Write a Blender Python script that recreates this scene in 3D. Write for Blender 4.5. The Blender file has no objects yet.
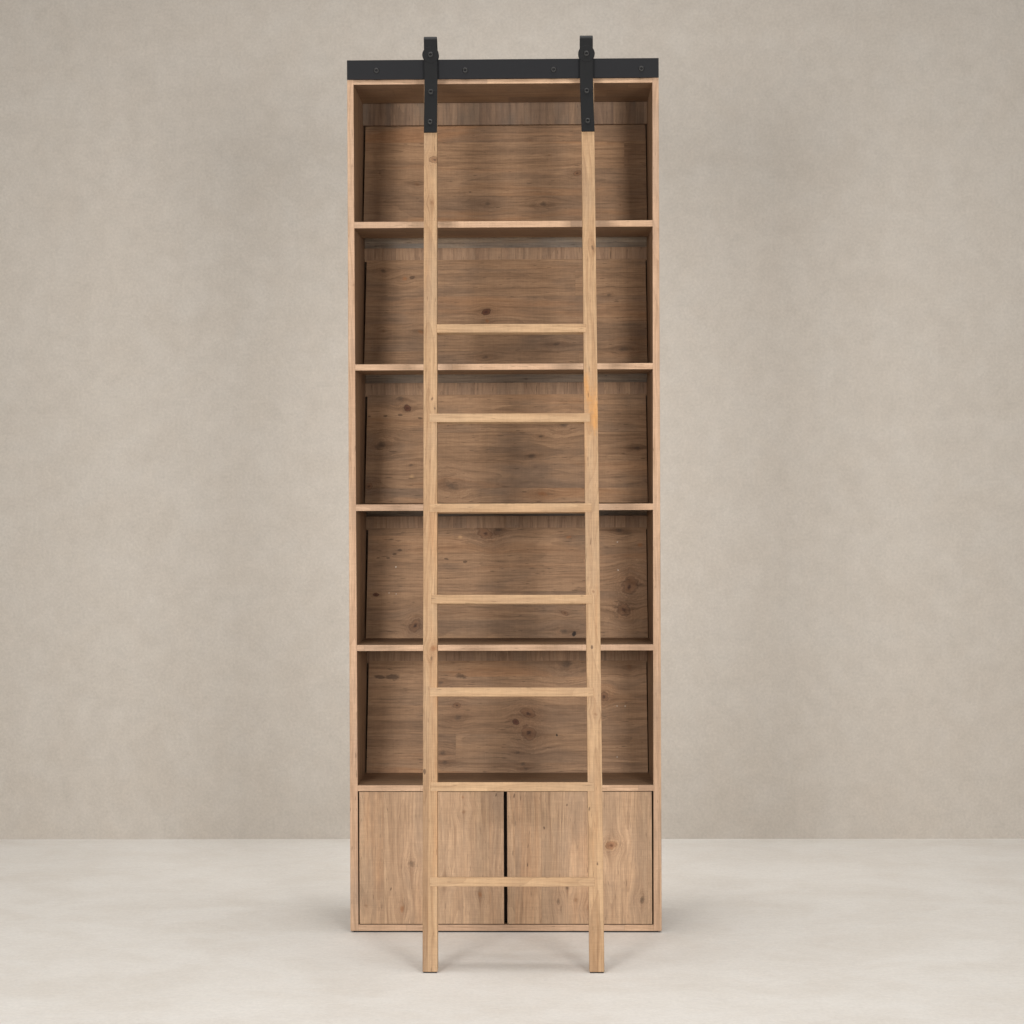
import bpy, bmesh, math
from mathutils import Vector, Matrix

scene = bpy.context.scene
COL = scene.collection
R = math.radians

# ------------------------------------------------------------------ helpers
def lin(r, g, b):
    def f(c):
        c /= 255.0
        return c / 12.92 if c <= 0.04045 else ((c + 0.055) / 1.055) ** 2.4
    return (f(r), f(g), f(b), 1.0)

def link(name, bm, mat, parent=None, smooth=False, loc=(0, 0, 0), rot=None):
    me = bpy.data.meshes.new(name)
    bmesh.ops.recalc_face_normals(bm, faces=bm.faces)
    bm.to_mesh(me)
    bm.free()
    me.materials.append(mat)
    if smooth:
        for p in me.polygons:
            p.use_smooth = True
    o = bpy.data.objects.new(name, me)
    o.location = loc
    if rot:
        o.rotation_euler = rot
    COL.objects.link(o)
    if parent:
        o.parent = parent
    return o

def empty(name, loc, label, cat):
    o = bpy.data.objects.new(name, None)
    o.empty_display_size = 0.1
    o.location = loc
    o['label'] = label
    o['category'] = cat
    COL.objects.link(o)
    return o

def hexa(bm, c, bevel=0.0012, seg=2):
    """c: eight corners, bottom four (counter-clockwise) then top four."""
    vs = [bm.verts.new(p) for p in c]
    for f in ((3, 2, 1, 0), (4, 5, 6, 7), (0, 1, 5, 4), (1, 2, 6, 5), (2, 3, 7, 6), (3, 0, 4, 7)):
        bm.faces.new([vs[i] for i in f])
    if bevel:
        es = {e for v in vs for e in v.link_edges}
        bmesh.ops.bevel(bm, geom=list(es), offset=bevel, segments=seg, profile=0.6, affect='EDGES')

def box(bm, x0, x1, y0, y1, z0, z1, bevel=0.0012):
    hexa(bm, [(x0, y0, z0), (x1, y0, z0), (x1, y1, z0), (x0, y1, z0),
              (x0, y0, z1), (x1, y0, z1), (x1, y1, z1), (x0, y1, z1)], bevel)

def board(name, x0, x1, y0, y1, z0, z1, mat, parent, bevel=0.0012):
    """a board whose origin sits at its own centre"""
    cx, cy, cz = (x0 + x1) / 2, (y0 + y1) / 2, (z0 + z1) / 2
    bm = bmesh.new()
    box(bm, x0 - cx, x1 - cx, y0 - cy, y1 - cy, z0 - cz, z1 - cz, bevel)
    return link(name, bm, mat, parent, loc=(cx, cy, cz))

def lathe(bm, prof, n=32):
    """revolve (radius, y) pairs round the y axis"""
    rings = []
    for r, y in prof:
        if r < 1e-6:
            rings.append([bm.verts.new((0, y, 0))])
        else:
            rings.append([bm.verts.new((r * math.cos(2 * math.pi * i / n), y, r * math.sin(2 * math.pi * i / n))) for i in range(n)])
    for a, b in zip(rings, rings[1:]):
        for i in range(n):
            j = (i + 1) % n
            if len(a) == 1:
                bm.faces.new([a[0], b[i], b[j]])
            elif len(b) == 1:
                bm.faces.new([a[i], a[j], b[0]])
            else:
                bm.faces.new([a[i], a[j], b[j], b[i]])

# ------------------------------------------------------------------ node kit
class NT:
    def __init__(self, tree):
        self.t = tree
        self.n = tree.nodes
        self.l = tree.links
    def new(self, kind, **kw):
        nd = self.n.new(kind)
        for k, v in kw.items():
            setattr(nd, k, v)
        return nd
    def put(self, sock, v):
        if isinstance(v, bpy.types.NodeSocket):
            self.l.new(v, sock)
        else:
            sock.default_value = v
    def m(self, op, a, b=0.0, c=0.0, clamp=False):
        nd = self.new('ShaderNodeMath', operation=op)
        nd.use_clamp = clamp
        for s, v in zip(nd.inputs, (a, b, c)):
            self.put(s, v)
        return nd.outputs[0]
    def xyz(self, x, y, z):
        nd = self.new('ShaderNodeCombineXYZ')
        for s, v in zip(nd.inputs, (x, y, z)):
            self.put(s, v)
        return nd.outputs[0]
    def noise(self, vec, scale=1.0, detail=3.0, rough=0.55, dist=0.0):
        nd = self.new('ShaderNodeTexNoise')
        self.put(nd.inputs['Vector'], vec)
        nd.inputs['Scale'].default_value = scale
        nd.inputs['Detail'].default_value = detail
        nd.inputs['Roughness'].default_value = rough
        nd.inputs['Distortion'].default_value = dist
        return nd.outputs['Fac']
    def ramp(self, v, lo, hi, a=0.0, b=1.0):
        nd = self.new('ShaderNodeMapRange', interpolation_type='SMOOTHSTEP')
        for s, x in zip(nd.inputs, (v, lo, hi, a, b)):
            self.put(s, x)
        return nd.outputs[0]
    def mix(self, fac, a, b, mode='MIX'):
        nd = self.new('ShaderNodeMix', data_type='RGBA', blend_type=mode)
        self.put(nd.inputs[0], fac)
        self.put(nd.inputs[6], a)
        self.put(nd.inputs[7], b)
        return nd.outputs[2]

def principled(name):
    mat = bpy.data.materials.new(name)
    mat.use_nodes = True
    t = NT(mat.node_tree)
    t.n.clear()
    out = t.new('ShaderNodeOutputMaterial')
    b = t.new('ShaderNodeBsdfPrincipled')
    t.l.new(b.outputs[0], out.inputs[0])
    return mat, t, b

AX = {'X': 0, 'Y': 1, 'Z': 2}
KNOT = {  # colour, ring reach, warp
    'r': (lin(104, 66, 42), 1.0, 0.9), 'R': (lin(92, 50, 34), 1.0, 0.9), 'd': (lin(82, 66, 53), 0.6, 0.85),
    'o': (lin(158, 104, 64), 0.4, 0.8), 'b': (lin(126, 88, 60), 0.3, 0.7), 'h': (lin(72, 54, 42), 0.0, 0.3),
    'H': (lin(36, 28, 24), 0.0, 0.3), 'l': (lin(196, 156, 112), 0.3, 0.5), 'g': (lin(212, 152, 88), 0.0, 0.0), 'k': (lin(150, 102, 68), 1.0, 0.9), 'w': (lin(214, 204, 190), 0.0, 0.0)}

def wood(name, ua, va, wa, base, dark, light, grey, knots=(), plank=0.0, joints=0.0, seed=0.0, rand=True, fine=1.0,
         greyness=0.5, contrast=1.0, bands=1.0, rough=0.62, halves=None, tintk=1.0, seamk=1.0, warm=0.0, crisp=0.6):
    mat, t, b = principled(name)
    tc = t.new('ShaderNodeTexCoord')
    sp = t.new('ShaderNodeSeparateXYZ')
    t.l.new(tc.outputs['Object'], sp.inputs[0])
    u0, v0, w0 = (sp.outputs[AX[a]] for a in (ua, va, wa))
    off = seed
    if rand:
        oi = t.new('ShaderNodeObjectInfo')
        off = t.m('MULTIPLY_ADD', oi.outputs['Random'], 61.0, seed)
    # wobble that makes the knots uneven
    wob = t.noise(t.xyz(t.m('MULTIPLY', u0, 0.6), v0, off), 70.0, 3.0, 0.65)
    wob = t.m('SUBTRACT', wob, 0.5)
    streak = 0.0
    u, v = u0, v0
    vk = v
    core_col = None
    halo = 0.0
    cores = []
    for i, (ku, kv, r, kind) in enumerate(knots):
        col, ring, wp = KNOT[kind]
        st = {'h': 0.42, 'w': 1.0, 'l': 0.6, 'H': 1.0, 'd': 0.62, 'o': 0.7, 'g': 0.3}.get(kind, 0.86)
        du = t.m('MULTIPLY', t.m('SUBTRACT', u0, ku), st)
        dv = t.m('SUBTRACT', v0, kv)
        tl = (((i * 37 + int(abs(ku) * 900)) % 11) - 5) * 0.07          # every knot leans its own way
        sq = 1.0 + (((i * 53 + int(abs(kv) * 700)) % 7) - 3) * 0.09
        dt = t.m('MULTIPLY', t.m('MULTIPLY_ADD', du, tl, dv), sq)
        d = t.m('SQRT', t.m('ADD', t.m('MULTIPLY', du, du), t.m('MULTIPLY', dt, dt)))
        d = t.m('MULTIPLY_ADD', wob, r * (1.35 if kind in 'rRk' else 1.5), d)
        if wp > 0.4:
            g = t.m('EXPONENT', t.m('MULTIPLY', t.m('MULTIPLY', d, d), -1.0 / (2.1 * r) ** 2))
            vk = t.m('SUBTRACT', vk, t.m('MULTIPLY', t.m('MULTIPLY', dv, wp), g))
            if ring:
                rr = t.m('MULTIPLY_ADD', t.m('SINE', t.m('MULTIPLY', d, 2 * math.pi / (r * 0.40))), 0.42, 0.42)
                halo = t.m('ADD', halo, t.m('MULTIPLY', t.m('MULTIPLY', rr, g), ring))
        if kind in 'rRk':
            cr = t.new('ShaderNodeValToRGB')
            t.put(cr.inputs[0], t.m('MULTIPLY', d, 1.0 / ((1.2 if kind == 'R' else 1.12) * r)))
            stops = [(0.0, (66, 44, 33), 0.95), (0.16, (92, 62, 44), 0.8), (0.40, (126, 88, 60), 0.55), (0.62, (116, 79, 54), 0.5), (0.76, (90, 62, 45), 0.55), (0.95, (94, 68, 50), 0.0)]
            if kind == 'R':
                stops = [(0.0, (66, 38, 28), 0.95), (0.45, (96, 56, 38), 0.9), (0.70, (76, 46, 34), 0.8), (0.92, (86, 58, 42), 0.0)]
            if kind == 'k':
                stops = [(0.0, (104, 68, 46), 0.9), (0.25, (140, 94, 64), 0.75), (0.5, (164, 116, 80), 0.6), (0.68, (130, 90, 62), 0.6), (0.82, (204, 164, 124), 0.55), (1.0, (200, 160, 122), 0.0)]
            while len(cr.color_ramp.elements) < len(stops):
                cr.color_ramp.elements.new(0.5)
            for e, (p_, cc_, a_) in zip(cr.color_ramp.elements, stops):
                e.position = p_
                e.color = lin(*cc_)[:3] + (a_,)
            cores.append((cr.outputs[1], cr.outputs[0]))
        strength = {'g': 0.82, 'b': 0.45, 'd': 0.62, 'o': 0.6, 'l': 0.7, 'h': 0.7}.get(kind, 0.92)
        if kind not in 'rRk':
            cores.append((t.ramp(d, r * 1.35, -r * 0.2, 0.0, strength) if kind == 'g' else t.ramp(d, r * 0.85, r * 0.10, 0.0, strength) if kind not in 'whH' else t.ramp(d, r * 0.85, r * 0.4, 0.0, strength), col))
        if kind in 'drRbo':
            ee = t.m('ADD', t.m('MULTIPLY', t.m('MULTIPLY', du, du), 1.0 / (2.6 * r) ** 2), t.m('MULTIPLY', t.m('MULTIPLY', dv, dv), 1.0 / (0.62 * r) ** 2))
            streak = t.m('MAXIMUM', streak, t.m('EXPONENT', t.m('MULTIPLY', ee, -1.0)))
    # glued-up staves
    tint = None
    uo = t.m('ADD', u, off)
    seam = None
    if plank:
        pv = t.m('MULTIPLY_ADD', v0, 1.0 / plank, t.m('MULTIPLY', off, 3.7))
        fl = t.m('FLOOR', pv)
        wn = t.new('ShaderNodeTexWhiteNoise', noise_dimensions='1D')
        t.put(wn.inputs['W'], fl)
        row = wn.outputs['Value']
        fr = t.m('FRACT', pv)
        edge = t.m('MINIMUM', fr, t.m('SUBTRACT', 1.0, fr))
        seam = t.ramp(edge, 0.0006 / plank, 0.0018 / plank, 0.2 * seamk, 0.0)
        if joints:
            ju = t.m('ADD', t.m('MULTIPLY', t.m('ADD', u0, off), 1.0 / joints), t.m('MULTIPLY', row, 7.3))
            jf = t.m('FLOOR', ju)
            wn2 = t.new('ShaderNodeTexWhiteNoise', noise_dimensions='2D')
            t.put(wn2.inputs['Vector'], t.xyz(fl, jf, 0.0))
            row = wn2.outputs['Value']
            jr = t.m('FRACT', ju)
            je = t.m('MINIMUM', jr, t.m('SUBTRACT', 1.0, jr))
            seam = t.m('MAXIMUM', seam, t.ramp(je, 0.0005 / joints, 0.0016 / joints, 0.2 * seamk, 0.0))
        tint = row
        uo = t.m('MULTIPLY_ADD', row, 17.0, uo)
    wv = t.m('ADD', w0, t.m('MULTIPLY', off, 1.7))
    # slow sway of the fibres
    sway = t.m('SUBTRACT', t.noise(t.xyz(t.m('MULTIPLY', uo, 2.2), t.m('MULTIPLY', vk, 5.0), wv), 1.0, 2.0), 0.5)
    vs = t.m('MULTIPLY_ADD', sway, 0.022, vk)
    # growth bands (cathedral contours)
    fld = t.noise(t.xyz(t.m('MULTIPLY', uo, 0.8), t.m('MULTIPLY', vs, 9.0), t.m('MULTIPLY', wv, 9.0)), 1.0, 1.5, 0.4)
    ring = t.m('FRACT', t.m('MULTIPLY', fld, 15.0 * bands))
    ring = t.m('POWER', ring, 2.2)
    # fibres of two widths
    f1 = t.noise(t.xyz(t.m('MULTIPLY', uo, 5.0), t.m('MULTIPLY', vs, 150.0 * fine), t.m('MULTIPLY', wv, 150.0 * fine)), 1.0, 4.0, 0.65)
    f2 = t.noise(t.xyz(t.m('MULTIPLY', uo, 1.6), t.m('MULTIPLY', vs, 38.0 * fine), t.m('MULTIPLY', wv, 38.0 * fine)), 1.0, 3.0, 0.6)
    # blotches of greying and of warmth
    bl = t.noise(t.xyz(t.m('MULTIPLY', uo, 2.6), t.m('MULTIPLY', vs, 7.0), wv), 1.3, 4.0, 0.6)
    bl2 = t.noise(t.xyz(t.m('MULTIPLY', uo, 1.5), t.m('MULTIPLY', vs, 15.0), t.m('ADD', wv, 9.0)), 1.0, 4.0, 0.6)
    c = t.mix(t.ramp(f2, 0.32, 0.68, 0.0, 0.75 * contrast), light, base)
    c = t.mix(t.m('MULTIPLY', ring, 0.34 * contrast), c, dark)
    c = t.mix(t.ramp(f1, 0.46, 0.72, 0.0, 0.62 * contrast), c, dark)
    c = t.mix(t.ramp(f1, 0.44, 0.28, 0.0, 0.4 * contrast), c, light)
    c = t.mix(t.ramp(bl, 0.42, 0.68, 0.0, greyness), c, grey)
    c = t.mix(t.ramp(bl2, 0.52, 0.74, 0.0, 0.34 * contrast), c, dark)
    if warm:
        c = t.mix(t.ramp(bl2, 0.48, 0.28, 0.0, warm), c, lin(190, 132, 84))
    if tint is not None:
        k = t.m('MULTIPLY_ADD', tint, 0.22 * tintk, 1.0 - 0.11 * tintk)
        c = t.mix(1.0, c, t.xyz(k, k, t.m('MULTIPLY_ADD', tint, 0.18 * tintk, 1.0 - 0.09 * tintk)), 'MULTIPLY')
    if halves:                                     # laminated rail: two strips side by side
        hx, ctint, zlo, zhi = halves
        k = t.ramp(v0, hx - 0.0006, hx + 0.0006, 1.0, 0.0)
        fade = t.ramp(u0, zlo, zhi, 1.0, 0.25)
        c = t.mix(t.m('MULTIPLY', k, fade), c, t.mix(1.0, c, ctint, 'MULTIPLY'))
        ln = t.m('ABSOLUTE', t.m('SUBTRACT', v0, hx))
        c = t.mix(t.m('MULTIPLY', t.ramp(ln, 0.0016, 0.0004, 0.0, 0.55), fade), c, dark)
    # halo and core of each knot
    if knots:
        c = t.mix(t.m('MULTIPLY', halo, 0.48, clamp=True), c, t.mix(0.55, dark, lin(128, 82, 50)))
        c = t.mix(t.m('MULTIPLY', streak, t.ramp(f1, 0.3, 0.7, 0.05, 0.6)), c, (dark[0] * 0.8, dark[1] * 0.72, dark[2] * 0.66, 1))
        for k, col in cores:
            cc = t.mix(t.ramp(f1, 0.35, 0.65, 0.0, 0.3), col, t.mix(1.0, col, (0.45, 0.45, 0.45, 1), 'MULTIPLY'))
            c = t.mix(k, c, cc)
    f3 = t.noise(t.xyz(t.m('MULTIPLY', uo, 16.0), t.m('MULTIPLY', vs, 330.0), t.m('MULTIPLY', wv, 330.0)), 1.0, 3.0, 0.7)
    we = t.noise(t.xyz(t.m('MULTIPLY', uo, 30.0), t.m('MULTIPLY', vs, 62.0), t.m('MULTIPLY', wv, 62.0)), 1.0, 4.0, 0.7)
    fk = t.m('ADD', t.m('MULTIPLY_ADD', f3, 0.85 * crisp, 1.0 - 0.425 * crisp), t.m('MULTIPLY_ADD', we, 0.55 * crisp, -0.275 * crisp))
    c = t.mix(1.0, c, t.xyz(fk, fk, fk), 'MULTIPLY')
    # short pores and worm marks
    po = t.noise(t.xyz(t.m('MULTIPLY', uo, 26.0), t.m('MULTIPLY', v0, 210.0), t.m('MULTIPLY', wv, 210.0)), 1.0, 1.0)
    c = t.mix(t.ramp(po, 0.68, 0.78, 0.0, 0.6), c, (dark[0] * 0.45, dark[1] * 0.45, dark[2] * 0.45, 1))
    # cross saw marks
    saw = t.noise(t.xyz(t.m('MULTIPLY', uo, 260.0), t.m('MULTIPLY', v0, 11.0), wv), 1.0, 2.0)
    sm = t.m('MULTIPLY_ADD', saw, 0.22 * contrast, 1.0 - 0.11 * contrast)
    c = t.mix(1.0, c, t.xyz(sm, sm, sm), 'MULTIPLY')
    if seam is not None:
        c = t.mix(seam, c, (dark[0] * 0.4, dark[1] * 0.4, dark[2] * 0.4, 1))
    t.l.new(c, b.inputs['Base Color'])
    t.put(b.inputs['Roughness'], t.m('MULTIPLY_ADD', f1, 0.2, rough - 0.08))
    b.inputs['Specular IOR Level'].default_value = 0.28
    bp = t.new('ShaderNodeBump')
    bp.inputs['Strength'].default_value = 0.35
    bp.inputs['Distance'].default_value = 0.0012
    h = t.m('MULTIPLY_ADD', ring, -0.35, t.m('MULTIPLY_ADD', f1, -0.9, t.m('MULTIPLY', saw, 0.35)))
    t.put(bp.inputs['Height'], h)
    t.l.new(bp.outputs[0], b.inputs['Normal'])
    return mat

# ------------------------------------------------------------------ other materials
def plaster():
    mat, t, b = principled('mottled_plaster')
    tc = t.new('ShaderNodeTexCoord')
    P = tc.outputs['Object']
    a = t.noise(P, 1.9, 5.0, 0.6, 0.4)
    m = t.noise(P, 6.5, 5.0, 0.62, 0.3)
    m2 = t.noise(P, 14.0, 5.0, 0.7, 0.4)
    f = t.noise(P, 95.0, 4.0, 0.75)
    h = t.noise(P, 0.55, 2.0)
    c = t.mix(t.ramp(a, 0.25, 0.75, 0.15, 0.7), WALL_A, WALL_B)
    c = t.mix(t.ramp(m, 0.35, 0.72, 0.0, 0.6), c, WALL_C)
    c = t.mix(t.ramp(h, 0.45, 0.7, 0.0, 0.2), c, WALL_D)
    k = t.m('ADD', t.m('MULTIPLY_ADD', f, 0.42, 0.79), t.m('MULTIPLY_ADD', m2, 0.26, -0.13))
    c = t.mix(1.0, c, t.xyz(k, k, k), 'MULTIPLY')
    t.l.new(c, b.inputs['Base Color'])
    b.inputs['Roughness'].default_value = 0.9
    b.inputs['Specular IOR Level'].default_value = 0.15
    bp = t.new('ShaderNodeBump')
    bp.inputs['Strength'].default_value = 0.22
    bp.inputs['Distance'].default_value = 0.004
    t.put(bp.inputs['Height'], t.m('MULTIPLY_ADD', m2, 1.0, t.m('MULTIPLY', f, 0.6)))
    t.l.new(bp.outputs[0], b.inputs['Normal'])
    return mat

def concrete():
    mat, t, b = principled('pale_trowelled_concrete')
    tc = t.new('ShaderNodeTexCoord')
    mp = t.new('ShaderNodeMapping')
    mp.inputs['Scale'].default_value = (1.0, 1.5, 1.0)
    t.l.new(tc.outputs['Object'], mp.inputs[0])
    P = mp.outputs[0]
    a = t.noise(P, 2.6, 6.0, 0.62, 0.5)
    m = t.noise(P, 11.0, 5.0, 0.65, 0.6)
    f = t.noise(tc.outputs['Object'], 90.0, 3.0, 0.6)
    c = t.mix(t.ramp(a, 0.3, 0.72), FLOOR_A, FLOOR_B)
    c = t.mix(t.ramp(m, 0.4, 0.72, 0.0, 0.4), c, FLOOR_C)
    k = t.m('ADD', t.m('MULTIPLY_ADD', f, 0.22, 0.89), t.m('MULTIPLY_ADD', t.noise(P, 30.0, 4.0, 0.65), 0.16, -0.08))
    c = t.mix(1.0, c, t.xyz(k, k, k), 'MULTIPLY')
    t.l.new(c, b.inputs['Base Color'])
    t.put(b.inputs['Roughness'], t.m('MULTIPLY_ADD', m, 0.25, 0.5))
    b.inputs['Specular IOR Level'].default_value = 0.3
    bp = t.new('ShaderNodeBump')
    bp.inputs['Strength'].default_value = 0.15
    bp.inputs['Distance'].default_value = 0.003
    t.put(bp.inputs['Height'], t.m('MULTIPLY_ADD', m, 1.0, t.m('MULTIPLY', f, 0.2)))
    t.l.new(bp.outputs[0], b.inputs['Normal'])
    return mat

def metal(name, col, rough, metallic=0.35, spec=0.4):
    mat, t, b = principled(name)
    tc = t.new('ShaderNodeTexCoord')
    n = t.noise(tc.outputs['Object'], 14.0, 5.0, 0.65)
    f = t.noise(tc.outputs['Object'], 420.0, 2.0)
    k = t.m('MULTIPLY_ADD', n, 0.5, 0.75)
    c = t.mix(1.0, col, t.xyz(k, k, k), 'MULTIPLY')
    t.l.new(c, b.inputs['Base Color'])
    b.inputs['Metallic'].default_value = metallic
    t.put(b.inputs['Roughness'], t.m('MULTIPLY_ADD', n, 0.25, rough - 0.12))
    b.inputs['Specular IOR Level'].default_value = spec
    bp = t.new('ShaderNodeBump')
    bp.inputs['Strength'].default_value = 0.12
    bp.inputs['Distance'].default_value = 0.0006
    t.put(bp.inputs['Height'], f)
    t.l.new(bp.outputs[0], b.inputs['Normal'])
    return mat

WALL_A, WALL_B, WALL_C, WALL_D = lin(189, 181, 171), lin(185, 176, 165), lin(192, 185, 176), lin(189, 178, 166)
FLOOR_A, FLOOR_B, FLOOR_C = lin(217, 213, 207), lin(208, 202, 194), lin(217, 214, 209)
M_WALL = plaster()
M_FLOOR = concrete()
M_BLACK = metal('black_powder_coated_steel', lin(27, 27, 30), 0.6, 0.1, 0.3)
M_STRAP = metal('black_strap_steel', lin(19, 19, 20), 0.6, 0.1, 0.3)
M_BOLT = metal('dark_bolt_steel', lin(62, 61, 60), 0.45, 0.5)
M_SOCKET = metal('black_socket', lin(30, 30, 31), 0.6, 0.1)
M_PAD = metal('dark_rubber_pad', lin(46, 42, 39), 0.8, 0.0)
M_VOID = metal('dark_interior', lin(58, 48, 40), 0.8, 0.0)  # dark brown, for the divider behind the door gap

EDGE = dict(base=lin(195, 159, 130), dark=lin(152, 119, 93), light=lin(209, 174, 143), grey=lin(175, 148, 126))
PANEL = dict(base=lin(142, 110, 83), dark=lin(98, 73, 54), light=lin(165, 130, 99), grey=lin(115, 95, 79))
DOOR = dict(base=lin(184, 150, 120), dark=lin(142, 112, 87), light=lin(198, 164, 132), grey=lin(156, 131, 109))
LADR = dict(base=lin(181, 145, 109), dark=lin(144, 110, 79), light=lin(196, 162, 125), grey=lin(166, 138, 111))

M_SIDE = wood('side_board_pine', 'Z', 'X', 'Y', **EDGE, seed=2.0, greyness=0.6, contrast=1.0)
M_SHELF = wood('shelf_pine', 'X', 'Y', 'Z', **EDGE, seed=8.0, plank=0.13, greyness=0.5, contrast=0.8, joints=0.7)
BODY_SHADED = dict(base=lin(133, 104, 79), dark=lin(102, 77, 57), light=lin(148, 118, 91), grey=lin(116, 95, 77))  # edge pine darkened, shade of undersides and inner faces put into the colour
M_SIDE_IN = wood('side_face_pine_shaded', 'Z', 'Y', 'X', **BODY_SHADED, seed=3.0, plank=0.12, greyness=0.45, contrast=0.8)
M_SHELF_IN = wood('shelf_face_pine_shaded', 'X', 'Y', 'Z', **BODY_SHADED, seed=9.0, plank=0.13, greyness=0.45, contrast=0.8, joints=0.7)
M_BACK = wood('grey_back_board', 'X', 'Z', 'Y', base=lin(140, 118, 98), dark=lin(98, 80, 66), light=lin(164, 142, 120), grey=lin(128, 120, 112), seed=5.0, greyness=0.7, plank=0.15)
M_STRIP = wood('upright_grain_strip', 'Z', 'X', 'Y', base=lin(143, 112, 88), dark=lin(108, 82, 63), light=lin(160, 128, 100), grey=lin(126, 105, 87), seed=15.0, plank=0.045, fine=0.55, greyness=0.4, tintk=0.9, seamk=0.4)
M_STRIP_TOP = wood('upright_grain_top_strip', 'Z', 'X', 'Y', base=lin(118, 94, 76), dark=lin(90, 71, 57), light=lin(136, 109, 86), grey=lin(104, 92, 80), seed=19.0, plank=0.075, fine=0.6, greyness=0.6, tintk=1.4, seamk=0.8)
M_RUNG = wood('rung_pine', 'X', 'Z', 'Y', **LADR, seed=21.0, greyness=0.35, contrast=0.85)

# ------------------------------------------------------------------ the setting
bm = bmesh.new()
vs = [bm.verts.new(p) for p in ((-14, -12, 0), (14, -12, 0), (14, 1.9, 0), (-14, 1.9, 0))]
bm.faces.new(vs)
o = link('floor', bm, M_FLOOR)
o['kind'] = 'structure'
o['label'] = 'pale trowelled concrete floor'
bm = bmesh.new()
box(bm, -14, 14, 0, 0.3, -0.1, 7.0, 0)
o = link('wall', bm, M_WALL, loc=(0, 1.559, 0))
o['kind'] = 'structure'
o['label'] = 'beige mottled plaster wall behind the bookcase'

# ------------------------------------------------------------------ the bookcase
case = empty('bookcase', (0, 0.17, 0), 'tall brown pine bookcase with slanted display shelves and two cabinet doors on the pale floor', 'bookcase')
ROOT = Matrix.Translation((0, -0.17, 0))
case.location = (0, 0, 0)

TOP = 2.7396
def inner(z, s):                                   # inner face of the side boards, a little thicker at the foot
    k = (2.70 - z) / 2.6
    return (0.4795 - 0.0055 * k) * s
for s in (-1, 1):
    bm = bmesh.new()
    z0, z1 = 0.0046, TOP
    a, b2 = inner(z0, s), inner(z1, s)
    cx, cy, cz = 0.49 * s, 0.1775, (z0 + z1) / 2
    o_ = 0.5 * s
    lo = [(a, 0.0, z0), (o_, 0.0, z0), (o_, 0.355, z0), (a, 0.355, z0)]
    hi = [(b2, 0.0, z1), (o_, 0.0, z1), (o_, 0.355, z1), (b2, 0.355, z1)]
    hexa(bm, [(x - cx, y - cy, z - cz) for x, y, z in lo + hi], 0.0014)
    link('side_panel', bm, M_SIDE, case, loc=(cx, cy, cz))

def between(name, z0, z1, y1, mat, y0=0.0005):
    zc = (z0 + z1) / 2
    return board(name, inner(zc, -1) - 0.0004, inner(zc, 1) + 0.0004, y0, y1, z0, z1, mat, case)
between('top_panel', 2.7245, TOP - 0.0005, 0.345, M_SHELF)
for z0, z1 in ((2.2633, 2.2838), (1.8064, 1.8260), (1.3549, 1.3757), (0.9045, 0.9240)):
    between('shelf', z0, z1, 0.25, M_SHELF)
between('cabinet_top', 0.4537, 0.4729, 0.345, M_SHELF)
between('bottom_panel', 0.0046, 0.0248, 0.345, M_SHELF)
board('back_panel', -0.498, 0.498, 0.3552, 0.3612, 0.0075, TOP - 0.001, M_BACK, case, 0)
board('header_board', -0.494, 0.494, 0.004, 0.024, TOP, 2.789, M_SHELF, case)
board('cabinet_divider', -0.009, 0.009, 0.03, 0.34, 0.0252, 0.4533, M_VOID, case)

UNDER = (2.7245, 2.2633, 1.8064, 1.3549, 0.9045)
for i, u in enumerate(UNDER):
    hi = u - 0.024 if i else u - 0.0004
    w = inner(u - 0.05, 1) - 0.0003
    if i:
        board('back_rail', -w, w, 0.331, 0.3548, u - 0.070, hi, M_STRIP, case)
    else:
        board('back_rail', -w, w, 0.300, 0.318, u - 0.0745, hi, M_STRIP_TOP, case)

# inner shade painted in: all faces but the front edges get the darker pine
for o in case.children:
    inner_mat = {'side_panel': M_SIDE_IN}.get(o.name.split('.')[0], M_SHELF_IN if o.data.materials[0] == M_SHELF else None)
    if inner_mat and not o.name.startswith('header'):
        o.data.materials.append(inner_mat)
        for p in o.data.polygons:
            p.material_index = 0 if p.normal.y < -0.3 else 1

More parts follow.
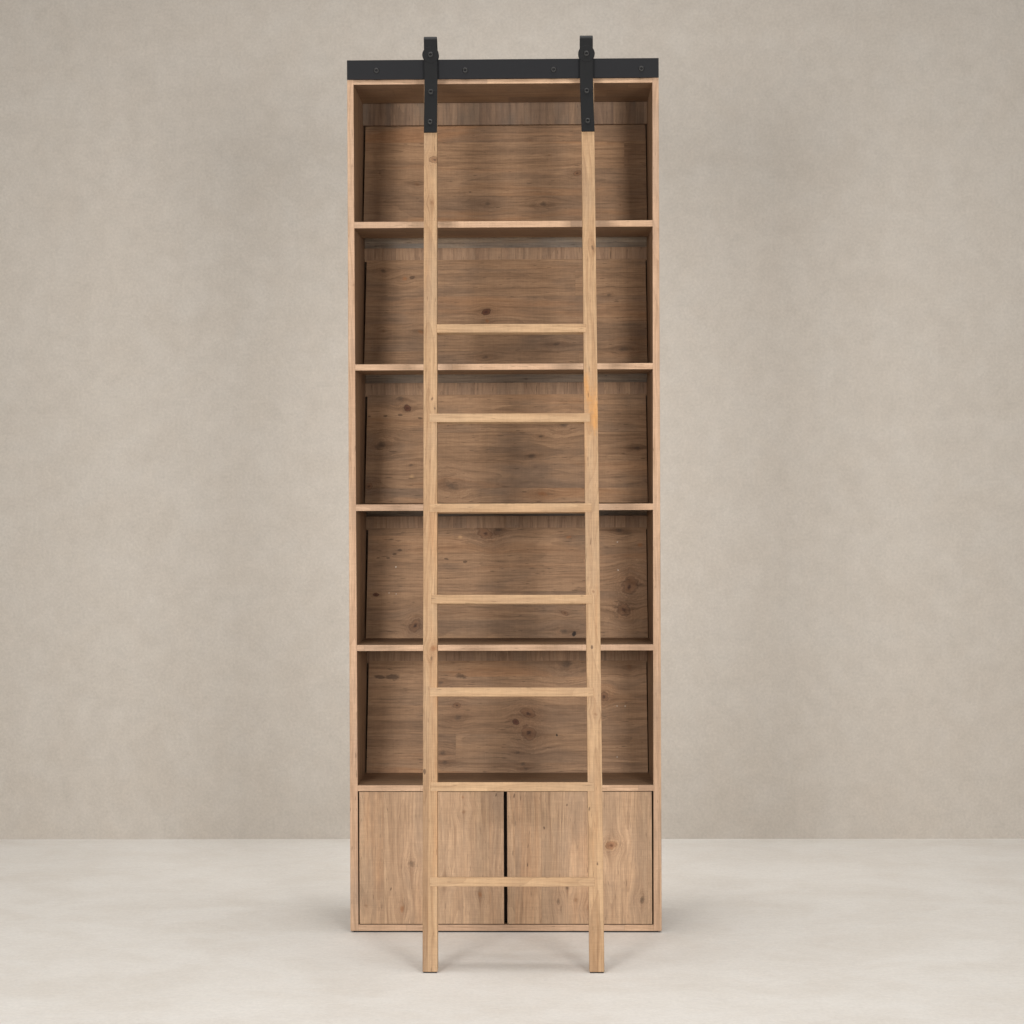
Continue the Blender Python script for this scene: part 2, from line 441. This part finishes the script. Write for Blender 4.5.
# slanted display panels: (z bottom, z top, x at top, x at bottom, knots in panel coordinates)
PANELS = [
 (2.2843, 2.6602, (-.4725, .4752), (-.4740, .4757),
  [(-0.057, 0.096, 0.0102, 'd'), (0.243, 0.204, 0.0136, 'r'), (0.13, 0.095, 0.0136, 'd'), (0.149, 0.269, 0.0068, 'b'), (-0.296, 0.169, 0.0102, 'b'), (-0.117, 0.139, 0.0034, 'h'), (0.386, 0.09, 0.0051, 'b'), (0.085, 0.323, 0.0051, 'b')],
  dict(seed=31.0, warm=0.3, greyness=0.35)),
 (1.8265, 2.1993, (-.4705, .4742), (-.4732, .4750),
  [(-0.065, 0.196, 0.0136, 'R'), (-0.34, 0.316, 0.0102, 'o'), (-0.315, 0.319, 0.006, 'h'), (-0.413, 0.344, 0.0085, 'd'), (-0.284, 0.127, 0.0136, 'o'), (-0.065, 0.039, 0.0102, 'd'), (0.173, 0.083, 0.0136, 'd'), (0.349, 0.254, 0.0085, 'd'), (0.397, 0.064, 0.017, 'd'), (-0.411, 0.131, 0.0068, 'b'), (-0.06, 0.165, 0.007, 'o')],
  dict(seed=37.4, greyness=0.55, warm=0.2)),
 (1.3762, 1.7424, (-.4697, .4733), (-.4722, .4741),
  [(-0.359, 0.36, 0.0119, 'd'), (-0.335, 0.329, 0.0119, 'R'), (-0.421, 0.201, 0.017, 'd'), (-0.319, 0.131, 0.0085, 'd'), (-0.315, 0.091, 0.0085, 'l'), (-0.459, 0.059, 0.0136, 'r'), (-0.181, 0.058, 0.0204, 'd'), (0.118, 0.229, 0.0085, 'd'), (0.088, 0.16, 0.0119, 'd'), (0.193, 0.271, 0.017, 'd'), (0.121, 0.03, 0.017, 'o'), (-0.196, 0.266, 0.0051, 'd'), (0.441, 0.187, 0.0102, 'd'), (-0.463, 0.301, 0.0041, 'h'), (-0.406, 0.301, 0.0041, 'h'), (-0.358, 0.305, 0.0048, 'h'), (-0.29, 0.294, 0.0051, 'h')],
  dict(seed=43.1, greyness=0.55, warm=0.2)),
 (0.9242, 1.2909, (-.4683, .4727), (-.4708, .4731),
  [(-0.073, 0.356, 0.0238, 'r'), (-0.025, 0.368, 0.0102, 'd'), (-0.157, 0.344, 0.0075, 'l'), (-0.306, 0.043, 0.017, 'r'), (-0.439, 0.147, 0.0085, 'R'), (0.381, 0.366, 0.0136, 'd'), (0.415, 0.176, 0.0238, 'r'), (0.394, 0.094, 0.0204, 'r'), (0.196, 0.084, 0.0109, 'r'), (0.191, 0.022, 0.0136, 'd'), (0.226, 0.013, 0.0092, 'H'), (0.212, 0.343, 0.0102, 'o'), (0.451, 0.315, 0.0102, 'o'), (-0.434, 0.273, 0.0044, 'h'), (-0.4, 0.273, 0.0044, 'h'), (-0.377, 0.286, 0.0051, 'h'), (-0.36, 0.3, 0.0051, 'h'), (-0.204, 0.269, 0.0051, 'h'), (-0.14, 0.258, 0.0044, 'h'), (-0.371, 0.15, 0.0031, 'w'), (-0.395, 0.153, 0.0031, 'w'), (-0.373, 0.242, 0.0031, 'w'), (0.376, 0.229, 0.0034, 'w'), (0.375, 0.325, 0.0031, 'w')],
  dict(seed=52.8, greyness=0.45, warm=0.15)),
 (0.4734, 0.8405, (-.4685, .4715), (-.4708, .4718),
  [(0.071, 0.199, 0.0221, 'r'), (0.031, 0.169, 0.0109, 'R'), (0.073, 0.131, 0.0221, 'r'), (0.168, 0.125, 0.0054, 'H'), (-0.168, 0.225, 0.0129, 'r'), (-0.165, 0.183, 0.0119, 'd'), (-0.214, 0.066, 0.0102, 'd'), (-0.207, 0.036, 0.0102, 'd'), (0.2, 0.366, 0.0204, 'd'), (-0.155, 0.323, 0.0119, 'h'), (0.327, 0.253, 0.0136, 'r'), (-0.226, 0.302, 0.0102, 'd'), (0.037, 0.066, 0.0085, 'd'), (0.054, 0.029, 0.0085, 'd'), (0.064, 0.014, 0.0068, 'd'), (-0.43, 0.321, 0.0102, 'h'), (-0.386, 0.321, 0.0136, 'h'), (0.413, 0.354, 0.0102, 'b'), (0.371, 0.222, 0.0031, 'w'), (0.398, 0.222, 0.0031, 'w'), (0.369, 0.052, 0.0031, 'w')],
  dict(seed=64.5, greyness=0.35, warm=0.25)),
]
for i, (zb, zt, xt, xb, kn, kw) in enumerate(PANELS):
    L = math.hypot(0.08, zt - zb)
    ang = math.atan2(0.08, zt - zb)
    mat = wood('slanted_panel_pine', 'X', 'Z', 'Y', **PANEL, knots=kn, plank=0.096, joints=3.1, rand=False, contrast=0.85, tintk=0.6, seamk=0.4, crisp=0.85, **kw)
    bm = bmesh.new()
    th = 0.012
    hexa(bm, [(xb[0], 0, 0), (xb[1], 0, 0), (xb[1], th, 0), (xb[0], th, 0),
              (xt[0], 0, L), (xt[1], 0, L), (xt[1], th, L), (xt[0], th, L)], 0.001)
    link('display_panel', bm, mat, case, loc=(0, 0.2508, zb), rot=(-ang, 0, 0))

DOORS = [(-0.4704, -0.0058, [(-0.334, -0.164, 0.0128, 'o'), (-0.449, -0.154, 0.0096, 'b'), (-0.301, -0.019, 0.0128, 'd'), (-0.081, -0.119, 0.0102, 'o'), (-0.136, 0.196, 0.0064, 'o'), (-0.369, -0.1, 0.0038, 'h'), (-0.198, -0.077, 0.0128, 'b'), (-0.03, 0.202, 0.0032, 'h'), (-0.133, 0.148, 0.0096, 'b')], 71.3),
         (0.0053, 0.4696, [(0.338, 0.041, 0.0150, 'k'), (0.437, -0.135, 0.0128, 'd'), (0.27, -0.161, 0.0128, 'o'), (0.168, -0.141, 0.0112, 'd'), (0.197, -0.097, 0.0064, 'd'), (0.124, 0.096, 0.0032, 'h'), (0.198, 0.17, 0.0032, 'h'), (0.07, -0.023, 0.0038, 'h'), (0.028, 0.199, 0.0042, 'h'), (0.225, -0.135, 0.0096, 'b')], 83.9)]
for x0, x1, kn, sd in DOORS:
    cx = (x0 + x1) / 2
    kn2 = [(kz, kx - cx, r, k) for kx, kz, r, k in kn]
    mat = wood('door_pine', 'Z', 'X', 'Y', **DOOR, knots=kn2, plank=0.085, rand=False, seed=sd, greyness=0.5, warm=0.22, contrast=1.05, tintk=0.6, seamk=0.5, crisp=0.75)
    board('door', x0, x1, 0.0005, 0.0205, 0.0271, 0.4514, mat, case)

# glides under the four corners
def glide_bm():
    g = bmesh.new()
    box(g, -0.024, 0.024, -0.024, 0.024, 0.0, 0.0042, 0.0006)
    return g
glide = link('glide', glide_bm(), M_PAD, case, loc=(-0.468, 0.042, 0.0002))
for x, y in ((0.468, 0.042), (-0.468, 0.32), (0.468, 0.32)):
    c = glide.copy(); COL.objects.link(c); c.parent = case; c.location = (x, y, 0.0002)
board('contact_shadow_strip', -0.49, 0.49, 0.003, 0.012, 0.0004, 0.0044, M_SOCKET, case, 0)  # black strip standing in for the contact shadow under the bookcase

# the black ladder rail on its stand-offs
rail = board('ladder_rail', -0.4952, 0.4970, -0.05, -0.042, 2.7304, 2.7918, M_BLACK, case, 0.0008)
def bolt_bm():
    g = bmesh.new()
    lathe(g, [(0, 0.003), (0.0096, 0.003), (0.0096, 0.0004), (0.0090, -0.0003), (0.0080, -0.0005), (0.0076, -0.0026), (0.0068, -0.0034),
              (0.0050, -0.0036), (0.0040, -0.0030), (0.0034, 0.0010), (0, 0.0012)], 28)
    for fc in g.faces:
        rad = math.hypot(fc.calc_center_median().x, fc.calc_center_median().z)
        fc.material_index = 0 if 0.0042 < rad < 0.0082 else 1
        fc.smooth = True
    return g
def spacer_bm():
    g = bmesh.new()
    lathe(g, [(0, 0.0), (0.012, 0.0), (0.012, 0.0455), (0, 0.0455)], 24)
    return g
bolt0 = None
cxr, cyr, czr = rail.location
for k, (x, z) in enumerate(((-0.401, 2.758), (-0.118, 2.757), (0.163, 2.757), (0.442, 2.758))):
    loc = (x - cxr, -0.0505 - cyr, z - czr)
    if bolt0 is None:
        bolt0 = link('bolt', bolt_bm(), M_BOLT, rail, smooth=False, loc=loc)
        bolt0.data.materials.append(M_SOCKET)
        sp0 = link('spacer', spacer_bm(), M_BLACK, rail, smooth=False, loc=(x - cxr, -0.0418 - cyr, z - czr))
    else:
        c = bolt0.copy(); COL.objects.link(c); c.parent = rail; c.location = loc
        c = sp0.copy(); COL.objects.link(c); c.parent = rail; c.location = (x - cxr, -0.0418 - cyr, z - czr)

# ------------------------------------------------------------------ the ladder
lad = empty('rolling_ladder', (0, 0, 0), 'pale pine ladder with seven rungs, hung by black straps and leaning on the bookcase', 'ladder')
YT, YB, ZR = -0.058, -0.497, 2.69
def yl(z):
    return YT + (ZR - z) * (YB - YT) / ZR
SL = (YB - YT) / ZR                                # dy per metre down
nv = Vector((0, 1, SL)).normalized()                # into the ladder
ANG = math.atan2(-SL, 1.0)
STILE = {'L': lambda z: -0.2136 - (0.228 - 0.2136) * z / 2.55, 'R': lambda z: 0.2781 - (0.2781 - 0.2710) * z / 2.55}
DEPTH = 0.040
stile_k = {'L': [(0.98, 0.000, 0.010, 'b'), (0.35, 0.004, 0.006, 'd'), (-0.45, 0.006, 0.007, 'd'), (-0.79, -0.013, 0.005, 'h'), (0.32, 0.012, 0.006, 'd'), (-0.42, 0.012, 0.012, 'o'), (1.12, 0.006, 0.011, 'r')],
           'R': [(0.83, 0.008, 0.009, 'd'), (0.385, -0.014, 0.020, 'g'), (0.31, 0.012, 0.024, 'g'), (0.27, 0.012, 0.010, 'g'), (-0.25, 0.002, 0.006, 'b'), (-0.42, -0.004, 0.004, 'h'), (-0.62, 0.006, 0.007, 'b'), (-0.9, -0.015, 0.004, 'h'), (-1.06, 0.008, 0.004, 'h')]}
for s in 'LR':
    z0, z1 = 0.0035, 2.716
    zc = (z0 + z1) / 2
    w0, w1 = 0.0221, 0.0205
    fx = STILE[s]
    cen = Vector((fx(zc), yl(zc), zc))
    pts = []
    for z, w in ((z0, w0), (z1, w1)):
        x = fx(z)
        f = Vector((0, yl(z), z))
        back = Vector((0, yl(z) + DEPTH / math.cos(ANG), z))
        pts += [(x - w, f.y, z), (x + w, f.y, z), (x + w, back.y, z), (x - w, back.y, z)]
    # local frame leaning with the ladder, so that the grain runs along the rail
    rot = Matrix.Rotation(-ANG, 3, 'X')
    inv = rot.inverted()
    bm = bmesh.new()
    hexa(bm, [inv @ (Vector(p) - cen) for p in pts], 0.0022, 2)
    hv = (0.0, (0.80, 0.79, 0.80, 1), -0.95, -0.45) if s == 'L' else (0.006, (0.93, 0.91, 0.90, 1), -1.2, -0.9)
    mat = wood('ladder_rail_pine', 'Z', 'X', 'Y', **LADR, knots=stile_k[s], rand=False, seed=(91.7 if s == 'L' else 97.2), greyness=0.6, contrast=1.1, warm=0.3, halves=hv)
    st = link('side_rail', bm, mat, lad, loc=cen, rot=(-ANG, 0, 0))
    g = bmesh.new()
    box(g, -0.020, 0.020, 0.004, DEPTH - 0.002, 0.0, 0.0032, 0.0005)
    # the pad under the foot, written in the rail's own frame
    foot = Vector((fx(0.0), yl(0.0), 0.0003))
    for v in g.verts:
        v.co = inv @ (v.co + foot - cen)
    link('foot_pad', g, M_PAD, st)

for k, z in enumerate((1.9249, 1.6449, 1.3676, 1.0904, 0.8137, 0.5353, 0.2602)):
    xl, xr = STILE['L'](z), STILE['R'](z)
    ends = ((0.020, -0.012), (-0.003, -0.003), (-0.003, -0.001), (0.004, -0.002), (-0.001, -0.001), (0.001, -0.002), (-0.001, -0.003))[k]
    x0, x1 = xl + 0.0 + ends[0], xr + 0.0 - ends[1] * 0
    x1 = xr + ends[1]
    cx = (x0 + x1) / 2
    bm = bmesh.new()
    h = 0.01345
    box(bm, x0 - cx, x1 - cx, 0.0, 0.032, -h, h, 0.0014)
    cen = Vector((cx, yl(z), z)) - nv * 0.0016
    link('rung', bm, M_RUNG, lad, loc=cen, rot=(-ANG, 0.0022 if k in (0, 1, 3, 4) else 0.001, 0))

# strap hangers with their grooved rollers
def strap_path():
    out = [(-0.0325, 2.786), (-0.0325, 2.848)]
    cy, cz, r = -0.047, 2.848, 0.0145
    for i in range(1, 14):
        a = math.pi * i / 14
        out.append((cy + r * math.cos(a), cz + r * math.sin(a)))
    out += [(-0.0615, 2.848), (-0.0615, 2.735), (-0.0617, 2.712)]
    for z in (2.690, 2.66, 2.5535):
        out.append((yl(z) - 0.0032, z))
    return out
def strap_bm(xfun, w):
    P = strap_path()
    th = 0.0052
    g = bmesh.new()
    rows = []
    for i, (y, z) in enumerate(P):
        a = Vector(P[max(i - 1, 0)]); b = Vector(P[min(i + 1, len(P) - 1)])
        d = (b - a).normalized()
        n = Vector((-d.y, d.x))                       # outward
        x = xfun(z)
        o1 = Vector((y, z)) + n * th / 2
        o2 = Vector((y, z)) - n * th / 2
        rows.append([g.verts.new((x - w, o1.x, o1.y)), g.verts.new((x + w, o1.x, o1.y)), g.verts.new((x + w, o2.x, o2.y)), g.verts.new((x - w, o2.x, o2.y))])
    for a, b in zip(rows, rows[1:]):
        for i in range(4):
            j = (i + 1) % 4
            g.faces.new([a[i], a[j], b[j], b[i]])
    g.faces.new(rows[0]); g.faces.new(rows[-1][::-1])
    bmesh.ops.recalc_face_normals(g, faces=g.faces)
    es = [e for e in g.edges if len(e.link_faces) == 2 and e.calc_face_angle(0) > 1.0]
    bmesh.ops.bevel(g, geom=es, offset=0.0009, segments=2, affect='EDGES')
    return g
def add_boss(g, x, z):
    n, r = 48, 0.0264
    rings = []
    for rr, y in ((r - 0.0008, -0.0651), (r, -0.0646), (r, -0.0600)):
        rings.append([g.verts.new((x + rr * math.cos(2 * math.pi * i / n), y, z + rr * math.sin(2 * math.pi * i / n))) for i in range(n)])
    for a, b in zip(rings, rings[1:]):
        for i in range(n):
            g.faces.new([a[i], a[(i + 1) % n], b[(i + 1) % n], b[i]])
    g.faces.new(rings[0]); g.faces.new(rings[-1])
    return g
def roller_bm():
    g = bmesh.new()
    R1, R2 = 0.0258, 0.0134
    lathe(g, [(0, -0.0085), (R1 - 0.002, -0.0085), (R1, -0.0078), (R1, -0.0052), (R2, -0.0046), (R2, 0.0046), (R1, 0.0052), (R1, 0.0078), (R1 - 0.002, 0.0085), (0, 0.0085)], 48)
    return g
HANG = {'L': (lambda z: -0.2264 - (0.030 * max(0.0, z - 2.785) + 0.006 * max(0.0, 2.785 - z)), 0.0207, (-0.2277, -0.2275, -0.2287)),
        'R': (lambda z: 0.2672 if z > 2.70 else 0.2672 + (2.70 - z) * 0.027, 0.0207, (0.2674, 0.2679, 0.2703))}
rol0 = None
for s in 'LR':
    fx, w, bx = HANG[s]
    st = link('hanger_strap', add_boss(strap_bm(fx, w), bx[0], 2.8042), M_STRAP, lad)
    loc = (bx[0], -0.046, 2.7918 + 0.0138)
    if rol0 is None:
        rol0 = link('roller', roller_bm(), M_STRAP, st, loc=loc)
    else:
        c = rol0.copy(); COL.objects.link(c); c.parent = st; c.location = loc
    for x, z in zip(bx, (2.8040, 2.6865, 2.5882)):
        lean = z < 2.70
        y = (yl(z) - 0.0032 - 0.0030) if lean else (-0.0660 if z > 2.75 else -0.0645)
        c = bolt0.copy(); COL.objects.link(c); c.parent = st
        c.location = (x, y, z)
        c.rotation_euler = (-ANG if lean else 0, 0, 0)

# ------------------------------------------------------------------ light
world = bpy.data.worlds.new('World')
scene.world = world
world.use_nodes = True
bg = world.node_tree.nodes['Background']
bg.inputs[0].default_value = (1.0, 0.99, 0.975, 1)
bg.inputs[1].default_value = 0.04

def area(name, loc, target, sx, sy, power, col=(1, 0.985, 0.965), spread=180):
    d = bpy.data.lights.new(name, 'AREA')
    d.shape = 'RECTANGLE'
    d.size, d.size_y, d.energy, d.color = sx, sy, power, col
    d.spread = R(spread)
    o = bpy.data.objects.new(name, d)
    o.location = loc
    o.rotation_euler = (Vector(target) - Vector(loc)).to_track_quat('-Z', 'Y').to_euler()
    COL.objects.link(o)
    return o
area('softbox', (-2.3, -5.4, 2.1), (0, 0, 1.0), 1.5, 1.7, 173)
area('softbox', (2.4, -5.4, 2.1), (0, 0, 1.0), 1.5, 1.7, 166)
area('overhead_bank', (0, -0.3, 5.2), (0, -0.27, 0), 6.5, 2.5, 80, spread=94)
area('wall_wash', (0, 0.40, 1.55), (0, 1.5, 1.55), 0.94, 2.6, 15)

# ------------------------------------------------------------------ camera
cam = bpy.data.cameras.new('camera')
co = bpy.data.objects.new('camera', cam)
COL.objects.link(co)
yaw, pitch, roll, f, sy = -0.017069164, -0.00173592555, -0.003731955828, 1869.83237, -29.579965
cam.sensor_width = 36.0
cam.lens = f * 36.0 / 1024.0
cam.shift_y = sy / 1024.0
cam.clip_end = 200
rotm = Matrix.Rotation(-yaw, 4, 'Z') @ Matrix.Rotation(math.pi / 2 + pitch, 4, 'X') @ Matrix.Rotation(roll, 4, 'Z')
co.matrix_world = Matrix.Translation((0.12746065, -6.0, 1.45531696)) @ rotm
scene.camera = co

# ------------------------------------------------------------------ render settings
vs_ = scene.view_settings
vs_.view_transform = 'Standard'
vs_.look = 'None'
vs_.exposure = 0.0
vs_.gamma = 1.0
vs_.use_curve_mapping = False
scene.cycles.use_denoising = True
scene.cycles.max_bounces = 8
